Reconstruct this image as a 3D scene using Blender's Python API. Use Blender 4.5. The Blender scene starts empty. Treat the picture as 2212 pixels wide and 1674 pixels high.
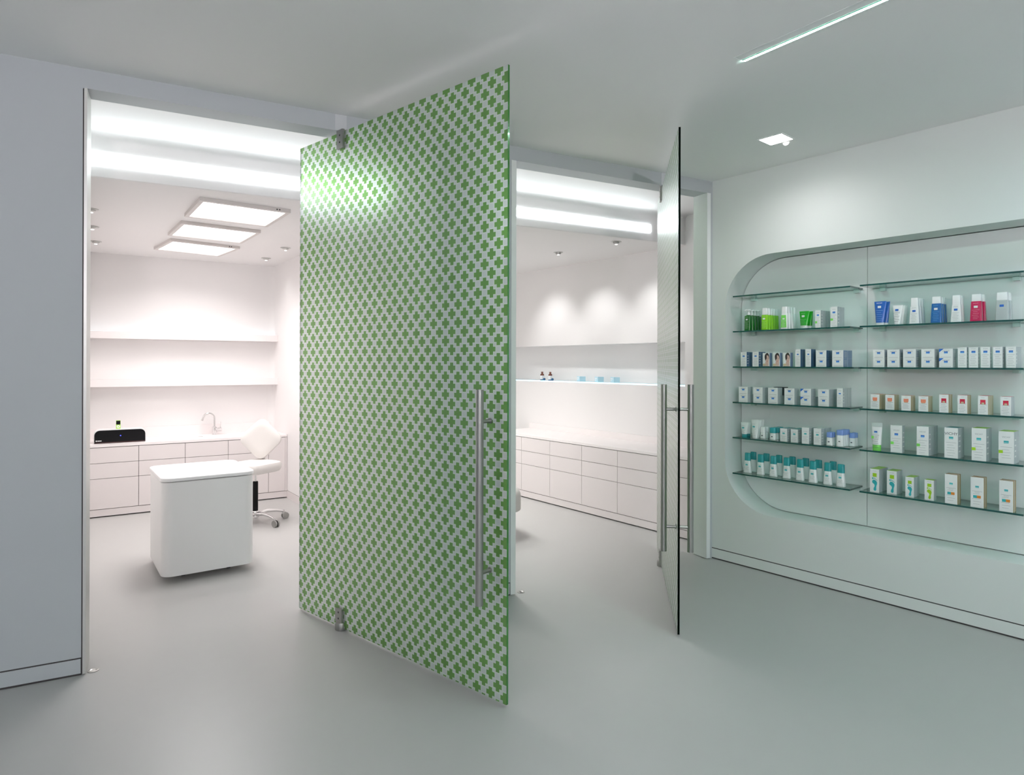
import bpy, bmesh, math, random
from mathutils import Vector, Matrix
random.seed(4)
C = bpy.context.scene.collection
SC = bpy.context.scene
PI = math.pi

# ------------------------------------------------------------------ camera, world, exposure
EYE = 1.6
def camera():
    f, cy, yaw, pitch, roll = 1380.0, 784.5, .4795, .0011, .0025
    fwd = Vector((math.sin(yaw)*math.cos(pitch), math.cos(yaw)*math.cos(pitch), math.sin(pitch)))
    right = Vector((math.cos(yaw), -math.sin(yaw), 0)); up = right.cross(fwd)
    r = right*math.cos(roll) + up*math.sin(roll); u = -right*math.sin(roll) + up*math.cos(roll)
    cd = bpy.data.cameras.new('camera'); co = bpy.data.objects.new('camera', cd); C.objects.link(co)
    cd.sensor_fit = 'HORIZONTAL'; cd.sensor_width = 36; cd.lens = f/2212*36
    cd.shift_y = -(837-cy)/2212; cd.clip_start = .05
    co.matrix_world = Matrix(((r.x,u.x,-fwd.x,0),(r.y,u.y,-fwd.y,0),(r.z,u.z,-fwd.z,EYE),(0,0,0,1)))
    SC.camera = co
camera()
w = bpy.data.worlds.new('world'); SC.world = w; w.use_nodes = True
w.node_tree.nodes['Background'].inputs[0].default_value = (.02,.022,.025,1)
vs = SC.view_settings
vs.view_transform = 'Standard'; vs.look = 'None'; vs.gamma = 1; vs.use_curve_mapping = False
vs.exposure = 0.0
SC.cycles.max_bounces = 14; SC.cycles.diffuse_bounces = 8; SC.cycles.glossy_bounces = 4
SC.cycles.transmission_bounces = 8; SC.cycles.transparent_max_bounces = 24
SC.cycles.sample_clamp_indirect = 6
SC.cycles.caustics_reflective = False; SC.cycles.caustics_refractive = False

# light levels (lamps of the place, plus fill lamps added out of view)
C_P1 = (16.0, 15.1, 15.0)      # ceiling panels of the first room (rgb power of each)
C_P2 = (17.5, 17.2, 16.8)       # ceiling panels of the second room     # warm white ceiling panels of the treatment rooms
L_SLOT   = (15.5, 17.0, 17.4)       # luminous slot in the room bulkhead
L_STRIP  = (115.0, 185.0, 157.0)      # cool line lamp in the hall ceiling
L_SHELF  = (2.0, 2.2, 2.3)       # line lamp on top of the upper wall shelf
L_GLASS  = (1.5, 2.7, 3.3)       # edge-lit glass shelf in the second room
L_STRIP_FILL = (40.0, 60.0, 70.0)  # line lamp added out of view for more hall light
C_H1 = (1.0, 1.1, 1.2); C_H2 = (3.0, 3.2, 4.0); C_H3 = (2.5, 2.8, 4.0)      # fill lamps added to the hall out of view (rgb power)
C_D1 = (19.5, 18.6, 19.0); C_D2 = (11.0, 14.0, 19.0)                                # niche downlights
C_U1 = (60.0, 56.0, 66.0); C_U2 = (410.0, 374.0, 392.0)                                  # uplighters added to brighten the hall ceiling
C_SP = (27.0, 27.0, 27.0)                                                        # room spots

# ------------------------------------------------------------------ frames of the building
YA, XB, H, HD, AB = 3.923, 3.9055, 3.111, 3.011, .2196
ANG_B = math.atan2(-math.cos(AB), math.sin(AB))         # local x runs along the right wall towards the viewer
MB_ = Matrix.Translation((XB, YA, 0)) @ Matrix.Rotation(ANG_B, 4, 'Z')      # x along, y into the wall
F0 = Vector((-.8308, 7.8128, 0)); ANG_1 = math.atan2(.1723, 1.9416)
M1 = Matrix.Translation(F0) @ Matrix.Rotation(ANG_1, 4, 'Z')                # first room's cabinets: x right, y back
R0 = Vector((4.0402, 4.7533, 0)); ANG_2 = math.radians(-90+10.8486+0)       # second room's cabinets
M2 = Matrix.Translation(R0) @ Matrix.Rotation(math.radians(-79.1514), 4, 'Z')  # x towards viewer, y into the wall

# ------------------------------------------------------------------ materials
def nodes(name):
    m = bpy.data.materials.new(name); m.use_nodes = True
    return m, m.node_tree, m.node_tree.nodes['Principled BSDF']
def mat(name, col, rough=.5, metal=0., spec=.5, bump=0., bscale=60., coat=0., emit=None, trans=0., var=0.):
    m, t, b = nodes(name)
    b.inputs['Base Color'].default_value = (*col, 1)
    b.inputs['Roughness'].default_value = rough; b.inputs['Metallic'].default_value = metal
    b.inputs['Specular IOR Level'].default_value = spec; b.inputs['Coat Weight'].default_value = coat
    b.inputs['Transmission Weight'].default_value = trans
    if emit:
        b.inputs['Emission Color'].default_value = (*emit, 1); b.inputs['Emission Strength'].default_value = 1
    if bump or var:
        tc = t.nodes.new('ShaderNodeTexCoord'); n = t.nodes.new('ShaderNodeTexNoise')
        n.inputs['Scale'].default_value = bscale; n.inputs['Detail'].default_value = 4
        t.links.new(tc.outputs['Object'], n.inputs['Vector'])
        if bump:
            bp = t.nodes.new('ShaderNodeBump'); bp.inputs['Strength'].default_value = bump
            bp.inputs['Distance'].default_value = .002
            t.links.new(n.outputs['Fac'], bp.inputs['Height']); t.links.new(bp.outputs['Normal'], b.inputs['Normal'])
        if var:
            mx = t.nodes.new('ShaderNodeMix'); mx.data_type = 'RGBA'
            mx.inputs[6].default_value = (*[c*(1-var) for c in col], 1); mx.inputs[7].default_value = (*[min(1,c*(1+var)) for c in col], 1)
            t.links.new(n.outputs['Fac'], mx.inputs[0]); t.links.new(mx.outputs[2], b.inputs['Base Color'])
    return m
def lamp_mat(name, rgb):
    m = bpy.data.materials.new(name); m.use_nodes = True; t = m.node_tree
    t.nodes.clear(); e = t.nodes.new('ShaderNodeEmission'); o = t.nodes.new('ShaderNodeOutputMaterial')
    s = max(rgb); e.inputs[0].default_value = (*[c/s for c in rgb], 1); e.inputs[1].default_value = s
    t.links.new(e.outputs[0], o.inputs[0]); return m
def thin_fresnel(t, ior):
    """fresnel of a thin pane: the same from both sides of each face"""
    fr = t.nodes.new('ShaderNodeFresnel'); g = t.nodes.new('ShaderNodeNewGeometry'); mr = t.nodes.new('ShaderNodeMapRange')
    mr.inputs[3].default_value = ior; mr.inputs[4].default_value = 1/ior
    t.links.new(g.outputs['Backfacing'], mr.inputs[0]); t.links.new(mr.outputs[0], fr.inputs[0])
    return fr
def glass_mat(name, tint, refl=1.0, rough=.02):
    m = bpy.data.materials.new(name); m.use_nodes = True; t = m.node_tree; t.nodes.clear()
    o = t.nodes.new('ShaderNodeOutputMaterial'); mx = t.nodes.new('ShaderNodeMixShader')
    tr = t.nodes.new('ShaderNodeBsdfTransparent'); tr.inputs[0].default_value = (*tint, 1)
    gl = t.nodes.new('ShaderNodeBsdfGlossy'); gl.inputs['Roughness'].default_value = rough
    fr = thin_fresnel(t, 1.5)
    mu = t.nodes.new('ShaderNodeMath'); mu.operation = 'MULTIPLY'; mu.inputs[1].default_value = refl
    t.links.new(fr.outputs[0], mu.inputs[0]); t.links.new(mu.outputs[0], mx.inputs[0])
    t.links.new(tr.outputs[0], mx.inputs[1]); t.links.new(gl.outputs[0], mx.inputs[2]); t.links.new(mx.outputs[0], o.inputs[0])
    return m
def cross_glass():
    """satin glass printed with rows of green crosses; the print is laid out in the panel's own metres"""
    m = bpy.data.materials.new('green_cross_print_glass'); m.use_nodes = True; t = m.node_tree; t.nodes.clear()
    N = t.nodes.new; K = t.links.new
    def M(op, a, b=None):
        n = N('ShaderNodeMath'); n.operation = op
        for i, v in enumerate((a, b)):
            if v is None: continue
            if isinstance(v, (int, float)): n.inputs[i].default_value = v
            else: K(v, n.inputs[i])
        return n.outputs[0]
    tc = N('ShaderNodeTexCoord'); sp = N('ShaderNodeSeparateXYZ'); K(tc.outputs['Object'], sp.inputs[0])
    HP = .04535
    def dist(v, c0):      # distance to the nearest even lattice line, in half periods
        a = M('DIVIDE', M('SUBTRACT', v, c0), HP)
        return M('ABSOLUTE', M('SUBTRACT', M('FLOORED_MODULO', M('ADD', a, 1.0), 2.0), 1.0))
    a0 = dist(sp.outputs[0], 1.2327); b0 = dist(sp.outputs[2], 2.9397)
    a1 = M('SUBTRACT', 1.0, a0); b1 = M('SUBTRACT', 1.0, b0)
    def box(a, b, x, y): return M('MULTIPLY', M('LESS_THAN', a, x), M('LESS_THAN', b, y))
    def cross(a, b, g):
        return M('MAXIMUM', box(a, b, .59+g, .25+g), box(a, b, .25+g, .59+g))
    green = M('MAXIMUM', cross(a0, b0, 0), cross(a1, b1, 0))
    halo = M('MAXIMUM', cross(a0, b0, .13), cross(a1, b1, .13))
    def pick(f, c0, c1):
        x = N('ShaderNodeMix'); x.data_type = 'RGBA'; K(f, x.inputs[0])
        for i, cc in ((6, c0), (7, c1)):
            if isinstance(cc, tuple): x.inputs[i].default_value = (*cc, 1)
            else: K(cc, x.inputs[i])
        return x.outputs[2]
    dcol = pick(green, pick(halo, (.74,.78,.78), (.84,.88,.86)), (.10,.31,.03))
    tcol = pick(green, pick(halo, (.86,.89,.89), (.92,.96,.93)), (.16,.42,.06))
    d = N('ShaderNodeBsdfDiffuse'); K(dcol, d.inputs[0])
    tl = N('ShaderNodeBsdfTranslucent'); K(tcol, tl.inputs[0])
    rf = N('ShaderNodeBsdfRefraction'); K(tcol, rf.inputs['Color']); rf.inputs['Roughness'].default_value = 1.0; rf.inputs['IOR'].default_value = 1.16
    mx0 = N('ShaderNodeMixShader'); mx0.inputs[0].default_value = .64; K(d.outputs[0], mx0.inputs[1]); K(tl.outputs[0], mx0.inputs[2])
    mx = N('ShaderNodeMixShader'); mx.inputs[0].default_value = .34; K(mx0.outputs[0], mx.inputs[1]); K(rf.outputs[0], mx.inputs[2])
    gl = N('ShaderNodeBsdfGlossy'); gl.inputs['Roughness'].default_value = .33
    fr = thin_fresnel(t, 2.25)
    m2 = N('ShaderNodeMixShader'); K(fr.outputs[0], m2.inputs[0]); K(mx.outputs[0], m2.inputs[1]); K(gl.outputs[0], m2.inputs[2])
    o = N('ShaderNodeOutputMaterial'); K(m2.outputs[0], o.inputs[0])
    return m

W_RIGHT = mat('hall_paint_lit', (.77,.80,.785), .55, spec=.3, bump=.05, bscale=180)  # lit tone of the one hall paint
W_HALL_SHADED = mat('hall_paint_shaded', (.50,.53,.55), .55, spec=.3, bump=.05, bscale=180)  # same hall paint, darkened so its colour carries the shade
W_CEIL = mat('ceiling_white_paint', (.90,.90,.90), .7, spec=.2, bump=.04, bscale=150)
W_ROOM = mat('room_warm_white_paint', (.80,.785,.78), .6, spec=.25, bump=.04, bscale=180)
W_PANEL = mat('white_lacquer_panel', (.86,.88,.875), .35, spec=.45)
M_FLOOR = mat('poured_resin_floor', (.45,.45,.44), .33, spec=.45, bump=.03, bscale=9, var=.015)
M_CAB = mat('white_cabinet_lacquer', (.72,.675,.67), .35, spec=.4)
M_TOP = mat('white_solid_surface', (.82,.78,.775), .3, spec=.4)
M_GAP = mat('dark_shadow_joint', (.05,.045,.045), .8)
M_TRIM = mat('satin_aluminium_trim', (.62,.62,.60), .4, metal=.6)
M_STEEL = mat('brushed_steel', (.40,.40,.385), .32, metal=1., bump=.03, bscale=300)
M_CHROME = mat('polished_chrome', (.78,.77,.77), .12, metal=1.)
M_PLATE = mat('painted_pivot_plate', (.60,.62,.635), .4)
M_FRAME = mat('pale_grey_lamp_frame', (.66,.62,.60), .5)
M_BLACK = mat('black_plastic', (.006,.006,.007), .35, spec=.15)
M_DARK = mat('dark_screw_recess', (.03,.03,.03), .6)
M_WHITE = mat('white_plastic', (.85,.85,.85), .35, coat=.2)
M_CART = mat('white_cart_laminate', (.80,.80,.79), .4)
M_VINYL = mat('white_upholstery', (.70,.675,.65), .45, bump=.1, bscale=90)
M_CROSS = cross_glass()
M_CLEAR = glass_mat('clear_glass_face', (.96,.98,.97))
M_EDGE_G = mat('bright_green_glass_edge', (.02,.16,.015), .15, coat=.5)
M_EDGE_D = mat('dark_glass_edge', (.002,.004,.003), .5, spec=0)
M_EDGE_W = mat('pale_glass_rim', (.62,.70,.68), .25)
M_SHELF = glass_mat('shelf_glass_face', (.60,.83,.77), 1.5)
M_SHEDGE = mat('teal_shelf_glass_edge', (.006,.075,.068), .12, coat=.6)
M_ACRYL = mat('acrylic_bracket', (.62,.72,.69), .2, coat=.3)
E_PANEL = lamp_mat('lit_panel', (2.6,2.5,2.48)); E_SLOT = lamp_mat('lit_slot', L_SLOT); E_STRIP = lamp_mat('lit_line', L_STRIP); E_STRIP_FILL = lamp_mat('lit_line_fill', L_STRIP_FILL)
E_SHELF = lamp_mat('lit_shelf_line', L_SHELF); E_GLASS = lamp_mat('lit_glass_edge', L_GLASS); E_DOWN = lamp_mat('lit_downlight', (14,14,13.6))
E_DOT = lamp_mat('blue_indicator', (.2,.25,2.2)); E_BULB = lamp_mat('lit_spot_bulb', (3,2.9,2.8))

# ------------------------------------------------------------------ mesh helpers
class MB:
    def __init__(s): s.v=[]; s.f=[]; s.m=[]; s.sm=[]
    def face(s, idx, mi=0, smooth=False): s.f.append(tuple(idx)); s.m.append(mi); s.sm.append(smooth)
    def add(s, pts): n=len(s.v); s.v += [tuple(p) for p in pts]; return list(range(n, n+len(pts)))
    def poly(s, pts, mi=0): s.face(s.add(pts), mi)
    def box(s, x0, x1, y0, y1, z0, z1, mi=0, mis=None):
        i = s.add([(x0,y0,z0),(x1,y0,z0),(x1,y1,z0),(x0,y1,z0),(x0,y0,z1),(x1,y0,z1),(x1,y1,z1),(x0,y1,z1)])
        q = mis or (mi,)*6     # bottom, top, front(-y), back(+y), left, right
        for k, fc in enumerate(((0,3,2,1),(4,5,6,7),(0,1,5,4),(2,3,7,6),(3,0,4,7),(1,2,6,5))): s.face([i[a] for a in fc], q[k])
    def loft(s, rings, mi=0, caps=True, smooth=True, closed=True, mis=None):
        R = [s.add(r) for r in rings]; n = len(R[0])
        for k in range(len(R)-1):
            for j in range(n if closed else n-1):
                s.face((R[k][j], R[k][(j+1)%n], R[k+1][(j+1)%n], R[k+1][j]), mis[k] if mis else mi, smooth)
        if caps:
            s.face(R[0][::-1], mis[0] if mis else mi); s.face(R[-1], mis[-1] if mis else mi)
    def cyl(s, p, q, r, n=16, mi=0, r2=None):
        p, q = Vector(p), Vector(q); d = (q-p).normalized(); a = d.orthogonal().normalized(); b = d.cross(a)
        ring = lambda c, rr: [c + (a*math.cos(2*PI*i/n) + b*math.sin(2*PI*i/n))*rr for i in range(n)]
        s.loft([ring(p, r), ring(q, r if r2 is None else r2)], mi)
    def tube(s, pts, r, n=10, mi=0):
        pts = [Vector(p) for p in pts]; rings = []; a = None
        for i, p in enumerate(pts):
            d = (pts[min(i+1,len(pts)-1)] - pts[max(i-1,0)]).normalized()
            a = d.orthogonal().normalized() if a is None else (a - d*a.dot(d)).normalized()
            b = d.cross(a); rr = r[i] if isinstance(r, (list,tuple)) else r
            rings.append([p + (a*math.cos(2*PI*k/n)+b*math.sin(2*PI*k/n))*rr for k in range(n)])
        s.loft(rings, mi)
    def lathe(s, prof, n=20, mi=0, c=(0,0,0), mis=None):
        s.loft([[(c[0]+r*math.cos(2*PI*k/n), c[1]+r*math.sin(2*PI*k/n), c[2]+z) for k in range(n)] for r, z in prof], mi, mis=mis)
    def build(s, name, mats, parent=None, M=None):
        me = bpy.data.meshes.new(name); me.from_pydata(s.v, [], s.f)
        for m in (mats if isinstance(mats, (list,tuple)) else [mats]): me.materials.append(m)
        for p, mi, sm in zip(me.polygons, s.m, s.sm): p.material_index = mi; p.use_smooth = sm
        bm = bmesh.new(); bm.from_mesh(me); bmesh.ops.recalc_face_normals(bm, faces=bm.faces); bm.to_mesh(me); bm.free()
        if any(s.sm): 
            try: me.set_sharp_from_angle(angle=math.radians(38))
            except Exception: pass
        return link(name, me, parent, M)
def link(name, data, parent=None, M=None):
    o = bpy.data.objects.new(name, data); C.objects.link(o)
    if parent: o.parent = parent
    if M is not None:
        if parent: o.matrix_local = M
        else: o.matrix_world = M
    return o
def tag(o, label=None, cat=None, group=None, kind=None):
    if label: o['label'] = label
    if cat: o['category'] = cat
    if group: o['group'] = group
    if kind: o['kind'] = kind
    return o
def empty(name, M, label, cat, group=None, kind=None):
    o = bpy.data.objects.new(name, None); C.objects.link(o); o.empty_display_size = .05; o.matrix_world = M
    return tag(o, label, cat, group, kind)
def T(x=0, y=0, z=0): return Matrix.Translation((x, y, z))
def RZ(a): return Matrix.Rotation(a, 4, 'Z')
def rrect(w, d, r, z, cx=0, cy=0, n=5, inset=0):
    """rounded rectangle ring around (cx, cy)"""
    hw, hd = w/2-inset, d/2-inset; r = max(min(r-inset, hw-1e-4, hd-1e-4), 1e-4); out = []
    for (sx, sy, a0) in ((1,1,0),(-1,1,90),(-1,-1,180),(1,-1,270)):
        for k in range(n+1):
            a = math.radians(a0 + 90*k/n); out.append((cx+sx*(hw-r)+r*math.cos(a), cy+sy*(hd-r)+r*math.sin(a), z))
    return out
def slab(mb, w, d, r, z0, z1, e=.004, cx=0, cy=0, n=6, mi=0, k=3):
    rings = []
    for i in range(k+1):
        a = PI/2*i/k; rings.append(rrect(w, d, r, z0+e*(1-math.sin(a)), cx, cy, n, e*(1-math.cos(a)) if i < k else 0))
    rings[0] = rrect(w, d, r, z0, cx, cy, n, e)
    for i in range(k+1):
        a = PI/2*i/k; rings.append(rrect(w, d, r, z1-e+e*math.sin(a), cx, cy, n, e*(1-math.cos(a))))
    mb.loft(rings, mi)
def copy_thing(root, M, label=None, skip=()):
    r = root.copy(); C.objects.link(r); r.matrix_world = M
    if label: r['label'] = label
    for ch in list(root.children):
        if ch.name.split('.')[0] in skip: continue
        c = ch.copy(); C.objects.link(c); c.parent = r
        for g in list(ch.children):
            d = g.copy(); C.objects.link(d); d.parent = c
    return r
_text = {}
def text_mesh(s, size):
    key = (s, round(size, 5))
    if key not in _text:
        cu = bpy.data.curves.new('lettering', 'FONT'); cu.body = s; cu.size = size; cu.align_x = 'CENTER'; cu.align_y = 'CENTER'; cu.resolution_u = 2
        ob = bpy.data.objects.new('lettering', cu); C.objects.link(ob); bpy.context.view_layer.update()
        me = bpy.data.meshes.new_from_object(ob.evaluated_get(bpy.context.evaluated_depsgraph_get()))
        bpy.data.objects.remove(ob); bpy.data.curves.remove(cu); _text[key] = me
    return _text[key]
STAND = Matrix.Rotation(PI/2, 4, 'X')      # lays x/y text upright, facing -y

# ------------------------------------------------------------------ the setting
def struct(o, label, cat): return tag(o, label, cat, kind='structure')

b = MB(); b.box(-3.8, 6.6, -4.2, 9.2, -.1, 0)
struct(b.build('floor', M_FLOOR), 'pale grey poured resin floor running through the hall and both rooms', 'floor')
b = MB(); b.box(-3.8, 6.6, -4.2, YA+.15, H, H+.3)
struct(b.build('ceiling', W_CEIL), 'white ceiling of the hall with the cool line lamp', 'ceiling')
# ceilings of the two rooms: raised bay behind the lintel, bulkhead face with slot, lower ceiling
SLX = ((-.62, 1.545), (1.72, 4.15))
b = MB()
prof = [(YA+.15, 3.125), (4.955, 3.125)] + [(4.955+.045*math.sin(a), 3.08+.045*math.cos(a)) for a in (.4,.8,1.2,PI/2)] + [(5.0, 2.985), (5.0, 2.91), (5.0, 2.83), (5.005, 2.825), (9.0, 2.825)]
b.loft([[(-1.6, y, z) for y, z in prof], [(6.0, y, z) for y, z in prof]], 0, caps=False, closed=False)
b.box(-1.6, 6.0, YA+.15, 9.0, 3.3, 3.4)
struct(b.build('ceiling.001', W_ROOM), 'stepped white ceiling over the two bright treatment rooms', 'ceiling')

# front wall with the two door openings
OX = ((-.4253, 1.345), (2.0684, 3.842))
b = MB()
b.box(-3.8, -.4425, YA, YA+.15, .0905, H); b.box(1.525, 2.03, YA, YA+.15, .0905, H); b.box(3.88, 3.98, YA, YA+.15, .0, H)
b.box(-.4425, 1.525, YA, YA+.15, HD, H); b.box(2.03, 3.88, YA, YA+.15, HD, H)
wf = struct(b.build('wall_front', W_HALL_SHADED), 'white partition wall with two tall doorways into the bright rooms', 'wall')
for x in (.868, 3.40):       # plates on the lintel over the door pivots
    b = MB(); b.box(x-.04, x+.03, YA-.004, YA, HD+.002, H-.002)
    b.build('pivot_plate', M_PLATE, wf)
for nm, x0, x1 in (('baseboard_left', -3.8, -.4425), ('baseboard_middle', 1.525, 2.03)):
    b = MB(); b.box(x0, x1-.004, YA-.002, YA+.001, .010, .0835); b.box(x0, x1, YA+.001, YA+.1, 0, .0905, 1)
    struct(b.build(nm, [W_HALL_SHADED, M_GAP]), 'flush baseboard with dark shadow joint along the ' + ('shaded wall left of the first doorway' if x0 < 0 else 'wall between the two doorways'), 'baseboard')
trims = [(-.4425, -.4253, 'left jamb of the first doorway', 1), (1.51, 1.525, 'right jamb of the first doorway', 0),
         (2.03, 2.0684, 'left jamb of the second doorway', 0), (3.842, 3.88, 'right jamb of the second doorway', 0)]
for k, (x0, x1, txt, gap) in enumerate(trims):
    b = MB(); b.box(x0+.004*gap, x1, YA-.006, YA+.152, .006, HD-.001)
    if gap: b.box(x0-.002, x0+.004, YA-.001, YA+.1, .006, HD-.004, 1)
    struct(b.build('trim_%d' % (k+1), [M_TRIM if gap else W_PANEL, M_GAP]), 'slim full-height ' + txt, 'door jamb')

# right wall of the hall with its rounded niche
NS0, NS1, NZ0, NZ1, NR, ND = .12, 3.08, .437, 2.452, .39, .24
def niche_ring(inset=0, n=14):
    out = []
    s0, s1, z0, z1, r = NS0+inset, NS1-inset, NZ0+inset, NZ1-inset, NR-inset
    for cx, cz, a0 in ((s1-r, z1-r, 0), (s0+r, z1-r, 90), (s0+r, z0+r, 180), (s1-r, z0+r, 270)):
        for k in range(n+1):
            a = math.radians(a0+90*k/n); out.append((cx+r*math.cos(a), cz+r*math.sin(a)))
    return out
b = MB(); ring = niche_ring(); n = len(ring); q = n//4
SE = 7.9
corn = [(SE, H), (-.02, H), (-.02, .0905), (SE, .0905)]
hi = b.add([(s, 0, z) for s, z in ring]); ho = b.add([(s, 0, z) for s, z in corn])
for c in range(4):
    for k in range(q-1): b.face((hi[c*q+k], hi[c*q+k+1], ho[c]))
    b.face((hi[c*q+q-1], hi[((c+1)*q) % n], ho[(c+1) % 4], ho[c]))
hb = b.add([(s, ND+.03, z) for s, z in ring])
for k in range(n): b.face((hi[k], hi[(k+1)%n], hb[(k+1)%n], hb[k]), 0, True)
b.face(hb, 1)
wr = struct(b.build('wall_right', [W_RIGHT, M_GAP], None, MB_), 'white wall with a rounded display niche of glass shelves', 'wall')
# two back panels with a thin joint, set in from the reveal
inner = niche_ring(.006)
for s0, s1 in ((NS0, 1.106), (1.110, 2.085), (2.089, NS1)):
    pts = [(min(max(s, s0), s1), z) for s, z in inner]; pp = []
    for p in pts:
        if not pp or (abs(p[0]-pp[-1][0])+abs(p[1]-pp[-1][1])) > 1e-5: pp.append(p)
    b = MB(); b.loft([[(s, ND, z) for s, z in pp], [(s, ND+.02, z) for s, z in pp]], 0, smooth=False)
    b.build('back_panel', W_PANEL, wr)
b = MB(); b.box(0, SE, -.002, .001, .010, .0835); b.box(0, SE, .001, .1, 0, .0905, 1)
struct(b.build('baseboard_right', [W_RIGHT, M_GAP], None, MB_), 'flush baseboard with dark joint under the display niche', 'baseboard')
# unseen sides of the hall
b = MB(); b.box(-3.9, -3.8, -4.2, YA, 0, H); struct(b.build('wall_left', W_RIGHT), 'white wall far to the left of the hall', 'wall')
b = MB(); b.box(-3.8, 6.6, -4.3, -4.2, 0, H); struct(b.build('wall_back', W_RIGHT), 'white wall behind the viewer', 'wall')

# walls of the rooms
def wall_run(name, pts, th, z1, label, m=None):
    b = MB()
    for (p, q2) in zip(pts[:-1], pts[1:]):
        p, q2 = Vector((*p, 0)), Vector((*q2, 0)); d = (q2-p).normalized(); nn = Vector((d.y, -d.x, 0))*th
        i = b.add([p, q2, q2+nn, p+nn] + [v+Vector((0,0,z1)) for v in (p, q2, q2+nn, p+nn)])
        for fc in ((0,3,2,1),(4,5,6,7),(0,1,5,4),(2,3,7,6),(3,0,4,7),(1,2,6,5)): b.face([i[a] for a in fc])
    return struct(b.build(name, m or W_ROOM), label, 'wall')
p1 = M1 @ Vector((-.12, .62, 0)); p2 = M1 @ Vector((1.86, .62, 0))
cor = [(1.056, 8.565), (1.0665, 8.54), (1.075, 8.50)]
wall_run('wall_room_1_left', [(-.465, YA+.15), (-.845, 7.8), (-.94, 8.75)], -.05, 3.2, 'bright white left wall of the first room')
# back wall and right wall of the first room meet in a soft rounded corner
A_ = M1 @ Vector((-.2, .6, 0)); B_ = M1 @ Vector((2.04, .6, 0)); dR = Vector((.1438, -1, 0)).normalized()
Rp = Vector((1.13, 8.05, 0)); d1 = (B_-A_).normalized()
tt = ((Rp-A_).x*dR.y - (Rp-A_).y*dR.x)/(d1.x*dR.y - d1.y*dR.x); X_ = A_ + d1*tt
rad = .09; P0 = X_ - d1*rad; P1 = X_ + dR*rad
arc = [P0*(1-t)**2 + X_*2*t*(1-t) + P1*t*t for t in [i/8 for i in range(9)]]
b = MB(); path = [A_] + arc
b.loft([[(p.x, p.y, z) for p in path] for z in (0, 2.9)], 0, caps=False, closed=False)
struct(b.build('wall_room_1_back', W_ROOM), 'bright white back wall of the first room above the sink counter', 'wall')
E1 = Rp + dR*((8.05-YA-.15)/-dR.y)
b = MB(); q0, q1 = arc[-1], E1; o2 = Vector((.14, 0, 0))
i = b.add([q0, q1, q1+o2, q0+o2] + [v+Vector((0,0,3.2)) for v in (q0, q1, q1+o2, q0+o2)])
for fc in ((0,3,2,1),(4,5,6,7),(0,1,5,4),(2,3,7,6),(3,0,4,7),(1,2,6,5)): b.face([i[a] for a in fc])
struct(b.build('wall_room_1_right', W_ROOM), 'white partition between the first and second room', 'wall')
b = MB(); q0 = Rp - dR*.0 - Vector((.003,0,0))
i = b.add([q0, E1-Vector((.003,0,0)), E1, Rp] + [v+Vector((0,0,.084)) for v in (q0, E1-Vector((.003,0,0)), E1, Rp)])
for fc in ((0,3,2,1),(4,5,6,7),(0,1,5,4),(2,3,7,6),(3,0,4,7),(1,2,6,5)): b.face([i[a] for a in fc])
q0 = q0 + Vector((.002,0,0))
i = b.add([q0, E1-Vector((.001,0,0)), E1, Rp] + [v+Vector((0,0,.0905)) for v in (q0, E1-Vector((.001,0,0)), E1, Rp)])
for fc in ((0,3,2,1),(4,5,6,7),(0,1,5,4),(2,3,7,6),(3,0,4,7),(1,2,6,5)): b.face([i[a] for a in fc], 1)
struct(b.build('baseboard_room_1', [M_CAB, mat('soft_grey_joint', (.35,.33,.32), .7)]), 'low white baseboard along the right wall of the first room', 'baseboard')
b = MB(); b.box(1.1, 5.2, 8.4, 8.5, 0, 3.2); struct(b.build('wall_room_2_back', W_ROOM), 'white back wall of the second room', 'wall')
# right wall of the second room with a long recess (local frame M2: x towards the viewer, y into the wall)
b = MB(); yw = .60; xe, xs = -3.9, .75; nx = -.137; nz0, nz1, nd = 1.372, 1.832, .22
b.box(xe, xs, yw, yw+.3, 0, nz0); b.box(xe, xs, yw, yw+.3, nz1, 3.2); b.box(nx, xs, yw, yw+.3, nz0, nz1)
b.box(xe, nx, yw+nd, yw+.3, nz0, nz1)
struct(b.build('wall_room_2_right', W_ROOM, None, M2), 'white side wall of the second room with long lit recess', 'wall')

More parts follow.
